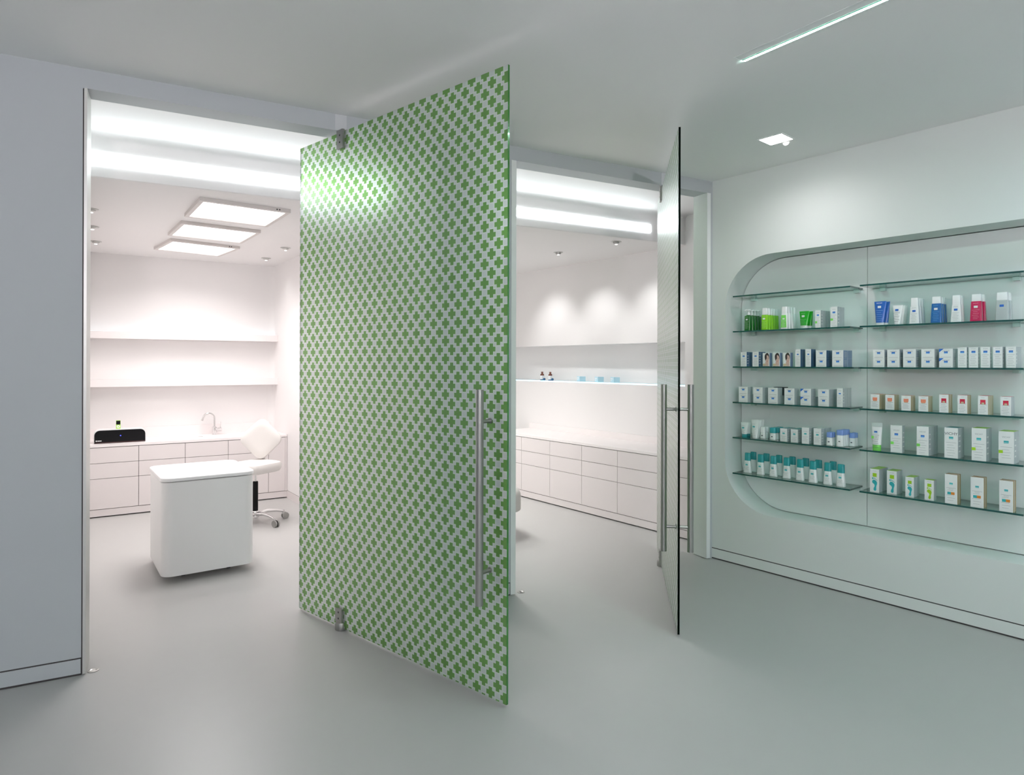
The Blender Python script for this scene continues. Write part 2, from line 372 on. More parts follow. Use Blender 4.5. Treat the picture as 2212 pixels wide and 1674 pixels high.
# ------------------------------------------------------------------ pivoting glass doors
def glass_door(name, pivot, ang, label, edge_mat):
    # local x from the pivot to the free edge, local -y is the printed face
    M = T(*pivot, 0) @ RZ(ang)
    root = empty(name, M, label, 'door', kind='structure')
    x0, x1, z0, z1, th = -.4665, 1.3345, .012, 2.9955, .012
    b = MB()
    # faces: bottom, top, printed(-y), clear back(+y), rear edge, free edge
    b.box(x0, x1, -th/2, th/2, z0, z1, mis=(1, 2, 0, 3, 2, 1))
    b.build('glass_panel', [M_CROSS, edge_mat, M_EDGE_W, M_CLEAR], root)
    for s in (-1, 1):
        h = MB(); h.cyl((1.2276, s*.079, .47), (1.2276, s*.079, 1.4785), .0185, 24)
        hd = h.build('handle', M_STEEL, root)
        for z in (.619, 1.3286):
            p = MB(); p.cyl((1.2276, s*.007, z), (1.2276, s*.066, z), .0095, 14); p.cyl((1.2276, s*.0065, z), (1.2276, s*.012, z), .014, 16)
            p.build('handle_post', M_STEEL, hd)
    for zz0, zz1, screws in ((2.893, 3.006, (2.93, 2.972)), (.0445, .127, (.068, .105))):
        for s in (-1, 1):
            p = MB(); y = s*.0065
            p.box(-.035, .030, min(y, y+s*.014), max(y, y+s*.014), zz0, zz1)
            cl = p.build('pivot_clamp', M_STEEL, root)
            for z in screws:
                q = MB(); q.cyl((-.002, y+s*.0135, z), (-.002, y+s*.0148, z), .006, 10); q.build('screw', M_DARK, cl)
    p = MB(); p.lathe([(.036, .0), (.037, .004), (.037, .030), (.033, .0445), (.012, .0445)], 24); p.build('floor_pivot', M_STEEL, root)
    p = MB(); p.cyl((0, 0, 2.99), (0, 0, HD+.002), .012, 12); p.build('top_pin', M_STEEL, root)
    return root
glass_door('door_1', (.8685, 3.892), math.radians(-68.49), 'large pivoting glass door printed all over with green crosses, wide open', M_EDGE_G)
glass_door('door_2', (3.3967, 3.951), math.radians(-126.47), 'second pivoting glass door seen almost edge-on beside the display wall', M_EDGE_D)

# ------------------------------------------------------------------ lamps
def add_light(kind, name, M, rgb, size=.1, spot=120, blend=.5, parent=None):
    l = bpy.data.lights.new(name, kind); l.energy = max(max(rgb), 1e-6); l.color = [c/max(max(rgb), 1e-6) for c in rgb]
    if kind == 'AREA': l.shape = 'SQUARE'; l.size = size
    else: l.shadow_soft_size = size
    if kind == 'SPOT': l.spot_size = math.radians(spot); l.spot_blend = blend
    return link(name, l, parent, M)
def slot(x0, x1, label):
    b = MB(); b.box(x0, x1, 4.994, 5.004, 2.911, 2.984)
    tag(b.build('slot_light', E_SLOT), label, 'light strip')
slot(*SLX[0], 'long white luminous slot in the bulkhead of the first room')
slot(*SLX[1], 'long white luminous slot in the bulkhead of the second room')
panels = [((.134,5.231),(.046,5.887),(.671,5.965),(.768,5.341)), ((-.001,6.161),(-.075,6.838),(.552,6.941),(.631,6.271)), ((-.117,7.086),(-.197,7.75),(.421,7.906),(.509,7.249))]
wd = ['nearest', 'middle', 'farthest']
def ceiling_panel(cx, cy, ang, label, sensor, rgb):
    root = empty('ceiling_panel_light', T(cx, cy, 2.825) @ RZ(ang), label, 'ceiling light', 'square panel lights on the room ceiling')
    b = MB(); o, i = .33, .300
    for x0, x1, y0, y1 in ((-o, o, -o, -i), (-o, o, i, o), (-o, -i, -i, i), (i, o, -i, i)): b.box(x0, x1, y0, y1, -.028, 0)
    b.build('frame', M_FRAME, root)
    b = MB(); b.box(-i, i, -i, i, -.022, -.012); b.build('diffuser', E_PANEL, root)
    add_light('AREA', 'panel_lamp', T(0, 0, -.024), rgb, .58, parent=root).data.spread = math.radians(142 if cx < 1.5 else 118)
    if sensor:
        for dx in (.225, .245):
            b = MB(); b.cyl((dx, -o-.001, -.014), (dx, -o+.002, -.014), .006, 8); b.build('sensor', M_DARK, root)
for k, q in enumerate(panels):
    cx = sum(p[0] for p in q)/4; cy = sum(p[1] for p in q)/4
    ang = math.atan2(q[3][1]-q[0][1]+q[2][1]-q[1][1], q[3][0]-q[0][0]+q[2][0]-q[1][0])
    ceiling_panel(cx, cy, ang, wd[k] + ' square panel light on the ceiling of the first room', k != 1, C_P1)
for k, (cx, cy) in enumerate(((2.35, 5.6), (2.35, 6.7), (2.3, 7.6))):
    ceiling_panel(cx, cy, math.radians(8), wd[k] + ' square panel light in the second room, hidden behind the door', False, C_P2)
spots = [(-.63,6.06,'front spot by the left wall of the first room'), (-.70,6.83,'middle spot by the left wall of the first room'),
         (-.755,7.65,'rear spot by the left wall of the first room'), (.993,7.125,'front spot by the right wall of the first room'),
         (.889,7.923,'rear spot by the right wall of the first room'), (3.869,5.188,'front spot over the lit recess of the second room'),
         (3.68,5.983,'second spot over the lit recess of the second room'), (3.52,6.78,'third spot over the lit recess of the second room')]
for k, (x, y, txt) in enumerate(spots):
    root = empty('spotlight', T(x, y, 2.825), 'small recessed white ' + txt, 'spotlight', 'small ceiling spots of the rooms')
    b = MB(); b.lathe([(.052, -.001), (.052, -.005), (.034, -.006), (.034, -.001)], 20); b.build('rim', M_TRIM, root)
    b = MB(); b.lathe([(.032, -.001), (.030, -.016), (.016, -.026), (.006, -.027)], 16); b.build('lamp_head', M_TRIM if k < 5 else M_STEEL, root)
    b = MB(); b.lathe([(.014, -.0268), (.013, -.030), (.004, -.0305)], 12); b.build('bulb', E_BULB, root)
    if k >= 3:      # aimed at the side wall
        d = Vector((.982, .188, 0)) if k > 4 else Vector((.99, .14, 0)); a = math.radians(38 if k > 4 else 5)
        q = (d*math.sin(a) - Vector((0,0,1))*math.cos(a)).to_track_quat('-Z', 'Y').to_matrix().to_4x4()
        add_light('SPOT', 'spot_lamp', T(0, 0, -.06) @ q, C_SP if k > 4 else tuple(c*.12 for c in C_SP), .03, 70 if k > 4 else 110, 1.0, root)

def square_downlight(s, off, label, disc):
    root = empty('square_downlight', MB_ @ T(s, off, H), label, 'downlight')
    b = MB(); o, i = .088, .078
    for x0, x1, y0, y1 in ((-o, o, -o, -i), (-o, o, i, o), (-o, -i, -i, i), (i, o, -i, i)): b.box(x0, x1, y0, y1, -.004, 0)
    b.build('frame', W_PANEL, root)
    b = MB(); b.box(-i, i, -i, i, -.0025, -.001); b.build('lit_lens', E_DOWN, root)
    b = MB(); n = 12
    b.loft([[(.012+.021*math.cos(PI*k/n), .112+dy, -.0015-.018*math.sin(PI*k/n)) for k in range(n+1)] for dy in (0, .004)], 0, smooth=False)
    b.build('tilted_rim', E_BULB, root)
    add_light('SPOT', 'downlight_lamp', T(0, 0, -.02), C_D1, .03, 165, 1.0, root)
square_downlight(.838, -.56, 'small square recessed downlight glowing in the hall ceiling', True)
# line lamp in the hall ceiling: a shallow trough with a bright cool line along one edge
p0, p1_ = Vector((2.483, 2.283)), Vector((2.581, 1.639)); dd = (p1_-p0).normalized(); aL = math.atan2(dd.y, dd.x)
M_MINT = mat('mint_housing', (.25,.62,.5), .4)
def line_lamp(x, y, em, label):
    root = empty('line_lamp', T(x, y, H-.0005) @ RZ(aL), label, 'light strip')
    b = MB(); b.box(0, 3.0, -.007, .007, -.004, .0); b.build('lit_line', em, root)
    b = MB(); b.box(-.004, 3.0, .007, .011, -.004, 0); b.box(-.004, 3.0, -.011, -.007, -.004, 0); b.build('housing', M_MINT, root)
    b = MB(); b.box(-.012, 3.0, -.068, -.066, -.002, 0); b.box(-.012, -.010, -.066, -.011, -.002, 0); b.build('trough_edge', W_PANEL, root)
line_lamp(p0.x, p0.y, E_STRIP, 'thin cool white line lamp glowing across the hall ceiling')
line_lamp(.2, -.4, E_STRIP_FILL, 'added fill line lamp on the hall ceiling behind the viewer')  # added behind the viewer as extra light
# niche downlight beyond the frame, then three lamps added as hall fill
for k, (x, y, txt) in enumerate(((3.9, 1.1, 'beyond the right edge'), (-1.6, 1.6, 'added as fill to the left'), (.6, -1.2, 'added as fill behind the viewer'), (3.2, -1.8, 'added as fill behind the right side'))):
    root = empty('square_downlight', T(x, y, H), 'recessed hall downlight ' + txt, 'downlight', 'hall downlights outside the view')
    b = MB(); b.box(-.09, .09, -.09, .09, -.004, 0); b.build('frame', W_PANEL, root)
    b = MB(); b.box(-.08, .08, -.08, .08, -.006, -.004); b.build('lit_lens', E_BULB, root)
    if k == 0: add_light('SPOT', 'downlight_lamp', T(0, 0, -.03), C_D2, .03, 165, 1.0, root)
    else: add_light('AREA', 'downlight_lamp', T(0, 0, -.02), (C_H1, C_H2, C_H3)[k-1], .3, parent=root)

# unseen uplighters, added only to brighten the hall ceiling
for x, y, rz, txt in ((-3.78, -1.6, -90, 'left'), (-.6, -4.18, 0, 'back')):
    root = empty('fill_uplighter', T(x, y, 2.3) @ RZ(math.radians(rz)), 'added white fill uplighter on the %s hall wall outside the view' % txt, 'fill light')
    b = MB(); b.loft([rrect(.5, .12, .02, 0, 0, .065, 4, .03), rrect(.6, .12, .02, .12, 0, .065, 4)], caps=False); b.build('shade', W_PANEL, root)
    b = MB(); b.box(-.26, .26, .02, .10, .06, .065); b.build('lamp_tray', W_PANEL, root)
    add_light('AREA', 'uplight_lamp', T(0, .065, .11) @ Matrix.Rotation(math.radians(155), 4, 'X'), C_U1 if txt == 'left' else C_U2, .3, parent=root)

# small floor sockets beside the doorways
for (x, y, txt) in ((-.395, 3.952, 'first'), (2.127, 3.945, 'second')):
    root = empty('floor_socket', T(x, y, 0), 'small steel door socket in the floor of the %s doorway' % txt, 'door socket')
    b = MB(); b.lathe([(.026, 0), (.026, .0025), (.018, .0035), (.014, .001)], 20); b.build('ring', M_STEEL, root)
    b = MB(); b.lathe([(.0135, .0), (.010, .0012), (.002, .0012)], 14); b.build('plug', M_DARK if txt == 'second' else M_TRIM, root)

# ------------------------------------------------------------------ fitted cabinets
def cabinet_run(M, cols, x0, x1, room, end, depth=.6):
    """a run of handleless units, each its own thing, on one continuous plinth"""
    b = MB(); b.box(x0, x1, 0, .012, .012, .082); b.box(x0, x1-.02, .03, .05, 0, .012, 1)
    tag(b.build('plinth', [M_CAB, M_GAP], None, M), 'white recessed plinth under the cabinets of the %s room' % room, 'plinth')
    g = .0022
    for k, (c0, c1, zs, look) in enumerate(cols):
        root = empty('base_cabinet', M @ T(c0, 0, 0), 'white handleless %s, %s %s in the %s room' % (look, wordn[k], end, room), 'cabinet', 'handleless cabinets of the %s room' % room)
        w = c1-c0
        b = MB(); b.box(0, w, .012, depth-.004, .0835, .7255); b.build('carcass', M_GAP, root)
        for z0, z1 in zip(zs[:-1], zs[1:]):
            b = MB(); b.box(g, w-g, -.004, .012, z0+g, z1-g)
            b.build('drawer_front' if len(zs) > 3 else 'door_front' if w > .3 else 'filler_panel', M_CAB, root)
wordn = ('first', 'second', 'third', 'fourth', 'fifth', 'sixth', 'seventh')
R3 = (.0855, .401, .561, .7225)
cabinet_run(M1, [(0, .448, R3, 'drawer cabinet'), (.448, .889, R3, 'drawer cabinet'), (.889, 1.327, (.0855, .561, .7225), 'sink cabinet'), (1.327, 1.764, R3, 'drawer cabinet'), (1.764, 1.953, (.0855, .7225), 'narrow end panel')], -.012, 1.974, 'first', 'from the left')
b = MB(); b.box(-.012, 1.974, -.006, .574, .7265, .752)
tag(b.build('countertop', M_TOP, None, M1), 'white seamless countertop over the cabinets of the first room', 'countertop')
b = MB(); b.box(-.012, 1.90, .575, .598, .7265, .866)
arcs = [(1.90+.052*math.sin(a*PI/2/6), .589-.052*(1-math.cos(a*PI/2/6))) for a in range(7)]
b.loft([[(x-.0, y+.009, z) for x, y in arcs] + [(x-.004, y-.009, z) for x, y in arcs[::-1]] for z in (.753, .866)], 0, smooth=False)
tag(b.build('upstand', M_TOP, None, M1), 'low white upstand along the wall behind the tap', 'upstand')
b = MB(); b.box(1.953, 1.974, -.002, .02, .0855, .7225); tag(b.build('filler_strip', M_CAB, None, M1), 'thin white filler strip between last cabinet and right wall', 'filler strip')
colsR = [(-.513*(k+1), -.513*k, R3, 'drawer cabinet') for k in range(4, -1, -1)] + [(0, .513, R3, 'drawer cabinet'), (.513, .66, (.0855, .7225), 'narrow end panel')]
cabinet_run(M2, colsR, -2.6, .66, 'second', 'from the far end')
b = MB(); b.box(-2.6, .66, -.006, .574, .7265, .752)
tag(b.build('countertop', M_TOP, None, M2), 'white countertop over the cabinets of the second room', 'countertop')
b = MB(); b.box(-2.6, .66, .575, .598, .7265, .822)
tag(b.build('upstand', M_TOP, None, M2), 'low white upstand along the side wall of second room', 'upstand')

# wall shelves of the first room
for z, txt, lit in ((1.869, 'upper thick white wall shelf with light washing the wall above', 1), (1.337, 'lower thick white wall shelf above the sink counter', 0)):
    root = empty('wall_shelf', M1 @ T(0, 0, z), txt, 'wall shelf')
    b = MB(); b.box(-.2, 2.005, .40, .597, 0, .078); b.build('board', M_TOP, root)
    if lit:
        b = MB(); b.box(-.1, 1.95, .52, .56, .078, .084); b.build('light_line', E_SHELF, root)
# edge-lit glass shelf in the recess of the second room, with what stands on it
root = empty('glass_wall_shelf', M2 @ T(0, 0, 1.372), 'edge-lit pale blue glass shelf in the recess of the second room', 'glass shelf')
b = MB(); b.box(-3.8, -.14, .606, .815, 0, .014, mis=(1,1,1,1,1,1)); b.build('glass_plate', [E_GLASS, mat('frosted_lit_glass', (.75,.88,.92), .3)], root)
b = MB(); b.box(-3.8, -.14, .600, .606, .001, .013); b.build('lit_edge', E_GLASS, root)

# ------------------------------------------------------------------ furniture of the first room
root = empty('rolling_cart', T(-.11, 5.235, 0) @ RZ(math.radians(8.5)), 'white rounded rolling cart standing in the middle of first room', 'cart')
CW, CD = .638, .72
b = MB(); slab(b, CW, CD, .075, .05, .733, .008, CW/2, CD/2, 8); b.build('cart_body', M_CART, root)
b = MB(); slab(b, CW+.012, CD+.012, .08, .739, .765, .007, CW/2, CD/2, 8); b.build('cart_top', M_WHITE, root)
b = MB(); slab(b, CW-.03, CD-.03, .07, .731, .741, .001, CW/2, CD/2, 8); b.build('shadow_joint', M_GAP, root)
for x, y in ((.16, .15), (CW-.16, .15), (.16, CD-.15), (CW-.16, CD-.15)):
    b = MB(); b.cyl((x-.012, y, .024), (x+.012, y, .024), .024, 16); b.box(x-.016, x+.016, y-.012, y+.012, .03, .052)
    b.build('caster', M_BLACK, root)

# stool with diamond back
root = empty('clinic_stool', T(.675, 6.86, 0), 'white upholstered clinic stool with diamond back on chrome star base', 'stool')
b = MB(); rings = []
def diamond(w, r, z, k, n=6): return [(x*k, y*k, z) for x, y, _ in rrect(w, w, r, 0, 0, 0, n)]
for z, k in ((.512, .80), (.52, .92), (.55, .99), (.585, 1.0), (.605, .95), (.615, .80), (.612, .4)): rings.append(diamond(.40, .085, z, k))
b.loft(rings); st = b.build('seat', M_VINYL, root, RZ(math.radians(38)))
Mb = T(.075, .17, .82) @ RZ(math.radians(-22)) @ Matrix.Rotation(math.radians(-8), 4, 'X')
b = MB(); rings = []
def dia2(k, y):   # diamond standing on its corner, in the xz plane
    return [((x-z2)*.7071*k, y + .05*((x-z2)*.7071*k/.2)**2*-.35, (x+z2)*.7071*k) for x, z2, _ in rrect(.33, .33, .07, 0, 0, 0, 6)]
for k, y in ((.55, -.034), (.85, -.032), (.97, -.020), (1.0, 0), (.97, .016), (.85, .026), (.5, .028)): rings.append(dia2(k, y))
b.loft(rings); b.build('backrest', M_VINYL, root, Mb)
b = MB(); b.tube([(.02,.02,.50), (.07,.16,.505), (.095,.215,.53), (.100,.225,.60), (.098,.218,.80)], [.014]*5, 10); b.build('back_support', M_STEEL, root)
b = MB(); b.lathe([(.07,.495), (.075,.50), (.075,.51), (.03,.512)], 18); b.cyl((0,0,.40), (0,0,.50), .014, 14); b.build('seat_plate', M_CHROME, root)
b = MB(); b.lathe([(.026,.10), (.026,.415), (.02,.42)], 18); b.build('gas_lift', M_BLACK, root)
b = MB(); b.lathe([(.03,.055), (.036,.06), (.036,.115), (.028,.125)], 18); b.build('hub', M_CHROME, root)
for k in range(5):
    a = math.radians(-58 + 72*k); ca, sa = math.cos(a), math.sin(a)
    b = MB(); pts = [(.03*ca,.03*sa,.095), (.12*ca,.12*sa,.108), (.21*ca,.21*sa,.098), (.285*ca,.285*sa,.078)]
    b.tube(pts, [.022,.018,.015,.013], 10); b.cyl((.285*ca,.285*sa,.05), (.285*ca,.285*sa,.09), .012, 12)
    lg = b.build('base_leg', M_CHROME, root)
    b = MB(); t = Vector((-sa, ca, 0)); cc = Vector((.285*ca+.018*ca, .285*sa+.018*sa, .033))
    for s in (-1, 1): b.cyl(cc+t*s*.007, cc+t*s*.024, .033, 20)
    b.cyl(cc-t*.008, cc+t*.008, .012, 10); b.build('caster', M_STEEL, lg)

# mixer tap
root = empty('mixer_tap', M1 @ T(1.245, .47, .752), 'chrome swan-neck mixer tap on the white counter', 'tap')
b = MB(); b.lathe([(.027,0), (.027,.004), (.024,.006), (.024,.09), (.014,.096)], 20)
b.tube([(0,0,.09), (0,0,.19)] + [(-.062+.062*math.cos(a), 0, .19+.062*math.sin(a)) for a in [PI*i/10 for i in range(1, 9)]] + [(-.130, 0, .180)], .0115, 12)
b.cyl((-.130, 0, .182), (-.1335, 0, .168), .0135, 14); b.build('spout', M_CHROME, root)
b = MB(); b.cyl((.02,-.004,.055), (.075,-.02,.062), .020, 16, r2=.024); b.tube([(.062,-.016,.075), (.066,-.018,.12), (.068,-.02,.150)], .0035, 8)
b.build('lever', M_CHROME, root)
root = empty('sink_overflow', M1 @ T(1.075, .30, .752), 'small grey overflow slot in the white counter by tap', 'drain')
b = MB(); slab(b, .052, .014, .006, 0, .0022, .001); b.build('cover', M_STEEL, root)

# music dock with player
root = empty('speaker_dock', M1 @ T(.045, .12, .752), 'black-fronted white speaker dock on the left of the counter', 'speaker')
SW, SH, SD = .475, .142, .17
def dockring(y, g=0):
    out = [(g, y, 0), (SW-g, y, 0)]; r = .05
    for k in range(7): a = PI/2*k/6; out.append((SW-g-r+r*math.cos(a), y, SH-g-r+r*math.sin(a)))
    for k in range(7): a = PI/2+PI/2*k/6; out.append((g+r+r*math.cos(a), y, SH-g-r+r*math.sin(a)))
    return out
b = MB(); b.loft([dockring(.004), dockring(SD)], 0); b.build('casing', M_WHITE, root)
b = MB(); b.loft([dockring(-.004, .006), dockring(.006, .006)], 0); fr = b.build('front_grille', M_BLACK, root)
b = MB(); b.cyl((.24,-.0055,.075), (.24,-.003,.075), .006, 14); b.build('indicator', E_DOT, fr)
b = MB(); b.box(.018,.028,-.0052,-.004,.022,.034); b.box(.032,.07,-.0052,-.004,.024,.032); b.build('maker_mark', M_WHITE, fr)
b = MB(); b.box(.01,.465,-.0052,-.004,.006,.010); b.build('button_line', mat('dim_red_line', (.12,.05,.05), .5), fr)
M_GREEN = mat('lime_anodised', (.42,.72,.12), .3, metal=.2)
root = empty('music_player', M1 @ T(.265, .20, .752+SH), 'small lime green music player standing in the speaker dock', 'music player')
b = MB(); slab(b, .042, .008, .003, .0, .090, .001); b.build('player_body', M_GREEN, root)
b = MB(); b.box(-.019,.019,-.0052,-.0038,.045,.085); b.build('screen', M_BLACK, root)
b = MB(); b.cyl((0,-.0055,.023), (0,-.0038,.023), .015, 20); b.cyl((0,-.0062,.023), (0,-.0038,.023), .006, 14, mi=1); b.build('click_wheel', [M_WHITE, M_GREEN], root)

# treatment chair of the second room, mostly hidden by the first door
root = empty('treatment_chair', T(2.535, 5.75, 0) @ RZ(math.radians(10)), 'white padded treatment chair mostly hidden behind the cross-print door', 'chair')
b = MB(); b.lathe([(.26,0), (.27,.01), (.27,.03), (.08,.045), (.07,.28), (.12,.31)], 24); b.build('pedestal', M_WHITE, root)
b = MB(); slab(b, .62, 1.3, .28, .25, .47, .10, -.05, 0, 10, k=6); b.build('seat_pad', M_VINYL, root)
b = MB(); slab(b, .56, .8, .2, 0, .14, .06, 0, 0, 8, k=5); b.build('back_pad', M_VINYL, root, T(-.05, .85, .62) @ Matrix.Rotation(math.radians(40), 4, 'X'))

# bottles and boxes on the edge-lit shelf
M_AMBER = mat('amber_glass', (.16,.045,.025), .15, coat=.5); M_NAVY = mat('dark_blue_plastic', (.03,.13,.28), .35); M_PAPER = mat('white_paper', (.85,.86,.87), .5)
for k, x in enumerate((-2.45, -2.29)):
    root = empty('amber_bottle', M2 @ T(x, .67, 1.386), ('left' if k == 0 else 'right') + ' small amber bottle with white label on the lit glass shelf', 'bottle', 'amber bottles on the lit glass shelf')
    b = MB(); b.lathe([(.024,.0), (.026,.003), (.026,.072), (.022,.082), (.012,.088), (.012,.094)], 20); b.build('bottle_body', M_AMBER, root)
    b = MB(); b.lathe([(.0145,.094), (.0145,.112), (.006,.113)], 16); b.build('cap', M_AMBER, root)
    b = MB(); b.lathe([(.0264,.012), (.0264,.062)], 20); b.build('paper_label', M_PAPER, root)
    b = MB(); b.lathe([(.0268,.001), (.0268,.012)], 20); b.build('blue_band', M_NAVY, root)
    root = empty('blue_stopper', M2 @ T(x+.058, .655, 1.386), 'dark blue stopper lying right of the %s amber bottle' % ('left' if k == 0 else 'right'), 'stopper')
    b = MB(); b.lathe([(.005,0), (.015,.004), (.018,.016), (.014,.028), (.004,.032)], 16); b.build('knob', M_NAVY, root)
M_ICE = mat('pale_blue_carton', (.52,.76,.86), .5)
for k, x in enumerate((-1.76, -1.455, -1.20)):
    root = empty('small_carton', M2 @ T(x, .66, 1.386) @ RZ(math.radians(-24)), '%s pale blue carton of the three on the lit glass shelf' % ('leftmost', 'middle', 'rightmost')[k], 'carton', 'pale blue cartons on the lit glass shelf')
    b = MB(); b.box(-.05,.05,0,.075,0,.062); b.build('carton', M_ICE, root)
    b = MB(); b.box(-.042,.02,-.0008,0,.036,.05); b.box(-.042,.0,-.0008,0,.018,.026); b.build('print_band', M_PAPER, root)

# ------------------------------------------------------------------ glass display shelves in the niche
SZ = (2.153, 1.869, 1.584, 1.299, 1.0155, .7285)
BAYS = ((.175, 1.079, (.245, 1.045)), (1.142, 2.046, (1.218, 1.971)))
ordw = ('top', 'second', 'third', 'fourth', 'fifth', 'bottom')
for bi, (s0, s1, cl) in enumerate(BAYS):
    for k, z in enumerate(SZ):
        root = empty('glass_shelf', MB_ @ T(0, 0, z), '%s glass shelf of the %s bay in the display niche' % (ordw[k], ('left', 'right')[bi]), 'glass shelf', 'glass shelves in the niche')
        b = MB(); b.box(s0, s1, .02, .236, -.011, 0, mis=(0, 0, 1, 1, 1, 1)); b.build('glass_plate', [M_SHELF, M_SHEDGE], root)
        for x in cl:
            b = MB(); b.box(x-.018, x+.018, .205, .2395, -.034, -.0115); b.build('bracket', M_ACRYL, root)

# ------------------------------------------------------------------ products
def pm(n, c, r=.35, coat=.15, **k): return mat(n, c, r, coat=coat, **k)
K_W = pm('carton_white', (.90,.905,.905), .45); K_S = pm('carton_side_grey', (.56,.60,.62), .5); K_NAVYS = pm('carton_side_navy', (.05,.13,.26), .45)
K_BLUES = pm('carton_side_blue', (.22,.31,.48), .45); K_TAN = pm('carton_side_tan', (.42,.30,.13), .45); K_BROWN = pm('carton_top_brown', (.36,.17,.045), .45)
K_LIME = pm('carton_lime', (.36,.62,.015), .45); K_TEAL = pm('teal_plastic', (.025,.33,.36), .35); K_TEALC = pm('carton_teal', (.02,.30,.32), .45)
K_CORAL = pm('carton_coral', (.85,.28,.17), .45); K_RED = pm('carton_crimson', (.62,.02,.06), .45); K_CREAM = pm('carton_cream', (.62,.52,.34), .5)
K_BLK = pm('carton_black', (.01,.015,.02), .4); K_ORG = pm('print_orange', (.70,.25,.03), .5)
K_BLUE = pm('print_blue', (.02,.14,.55), .45); K_BLUE2 = pm('print_light_blue', (.15,.42,.80), .45); K_GRN = pm('print_green', (.22,.72,.12), .45)
K_TQ = pm('print_turquoise', (.03,.42,.46), .45); K_TQ2 = pm('print_pale_turquoise', (.25,.62,.64), .45); K_INK = pm('print_grey', (.42,.44,.46), .6); K_INKD = pm('print_dark', (.06,.08,.10), .6)
P_DG = pm('dark_green_bottle', (.006,.13,.012), .2, .5); P_LG = pm('lime_bottle', (.24,.62,.008), .25, .4); P_GR = pm('bright_green_tube', (.006,.36,.01), .3, .3)
P_WH = pm('white_bottle', (.90,.91,.91), .3, .3); P_BL = pm('blue_tube', (.02,.13,.50), .3, .3); P_BLB = pm('blue_toner', (.015,.14,.42), .15, .6)
P_RD = pm('red_toner', (.55,.012,.09), .15, .6); P_CL = pm('clear_toner', (.52,.57,.57), .12, .6); P_PERI = pm('periwinkle_cap', (.20,.32,.68), .35)
P_CAP = pm('white_cap', (.90,.90,.91), .3); P_SKIN = pm('print_skin', (.72,.50,.43), .5); P_HAIR = pm('print_hair', (.05,.035,.035), .5); P_PEACH = pm('print_peach', (.70,.56,.36), .5)
P_CLC = pm('clear_plastic_rim', (.62,.70,.68), .2)

def quad(b, x0, x1, z0, z1, mi=0, y=-.0007): b.poly([(x0,y,z0),(x1,y,z0),(x1,y,z1),(x0,y,z1)], mi)
def prints(root, w, h, logo=None, lz=.70, lw=.34, brand=True, side=None, d=0, y=-.0007, xs=0, lines=True, lh=None, ink=K_INK, bsize=None, bz=None, bink=None):
    if logo:
        b = MB(); hh = (lh or lw*.72*w)/2
        quad(b, xs-lw*w/2, xs+lw*w/2, lz*h, lz*h+hh, 0, y)
        quad(b, xs-lw*w/2, xs+lw*w/2, lz*h-hh*.62, lz*h, 1, y)
        for k in range(3): quad(b, xs-lw*w*(.44-.32*k), xs-lw*w*(.24-.32*k), lz*h-hh*.95, lz*h-hh*.62, 1, y)
        b.build('logo', list(logo), root)
    if brand:
        sz = bsize or w*.19
        me = text_mesh('VICHY', sz)
        o = link('brand_lettering', me.copy(), root, T(xs, y, (bz or lz+.155)*h) @ STAND)
        o.data.materials.clear(); o.data.materials.append(bink or ink)
    if lines:
        b = MB(); z = lz*h - w*.40
        k = 0
        while z > h*.08 and k < 7:
            ww = w*(.30 if k % 3 else .38); quad(b, xs-ww, xs+ww*(.6 if k % 2 else 1), z, z+.0016, 0, y); z -= h*.085; k += 1
        if side and d:
            for q in range(4):
                x = w/2+.0007; z = h*(.2+.17*q); b.poly([(x, d*.2, z), (x, d*.8, z), (x, d*.8, z+h*.05), (x, d*.2, z+h*.05)], 1)
        if b.f: b.build('small_print', [ink, side or ink], root)
def carton(name, w, h, d, front=K_W, side=K_S, top=K_W):
    def make(root):
        b = MB(); b.box(-w/2, w/2, 0, d, 0, h, mis=(0, 2, 0, 0, 1, 1)); b.build('carton', [front, side, top], root)
    return make
PRINTPARTS = ('logo', 'brand_lettering', 'small_print', 'print_block', 'portrait_print', 'footprint', 'corner_flash')
COUNT = 0
def row(name, cat, builder, s, z, off, n, step, look, group, place, shelf, sx=0, zz=0, lean=0):
    """n things one behind the other; the first is the front one"""
    global COUNT
    proto = None
    deep = ('front one', 'second back', 'third back', 'fourth back', 'fifth back')
    for k in range(n):
        M = MB_ @ T(s+sx*k, off+step*k, z+zz)
        lab = look + (', ' + deep[k] if n > 1 else '') + (', ' + place if place else '') + ', ' + shelf
        if proto is None: proto = empty(name, M, lab, cat, group); builder(proto)
        else: copy_thing(proto, M, lab, PRINTPARTS)
        COUNT += 1
    return proto
SH_L = ['', 'second shelf of left bay', 'third shelf of left bay', 'fourth shelf of left bay', 'fifth shelf of left bay', 'bottom shelf of left bay']
SH_R = [x.replace('left', 'right') for x in SH_L]
Z_ = SZ

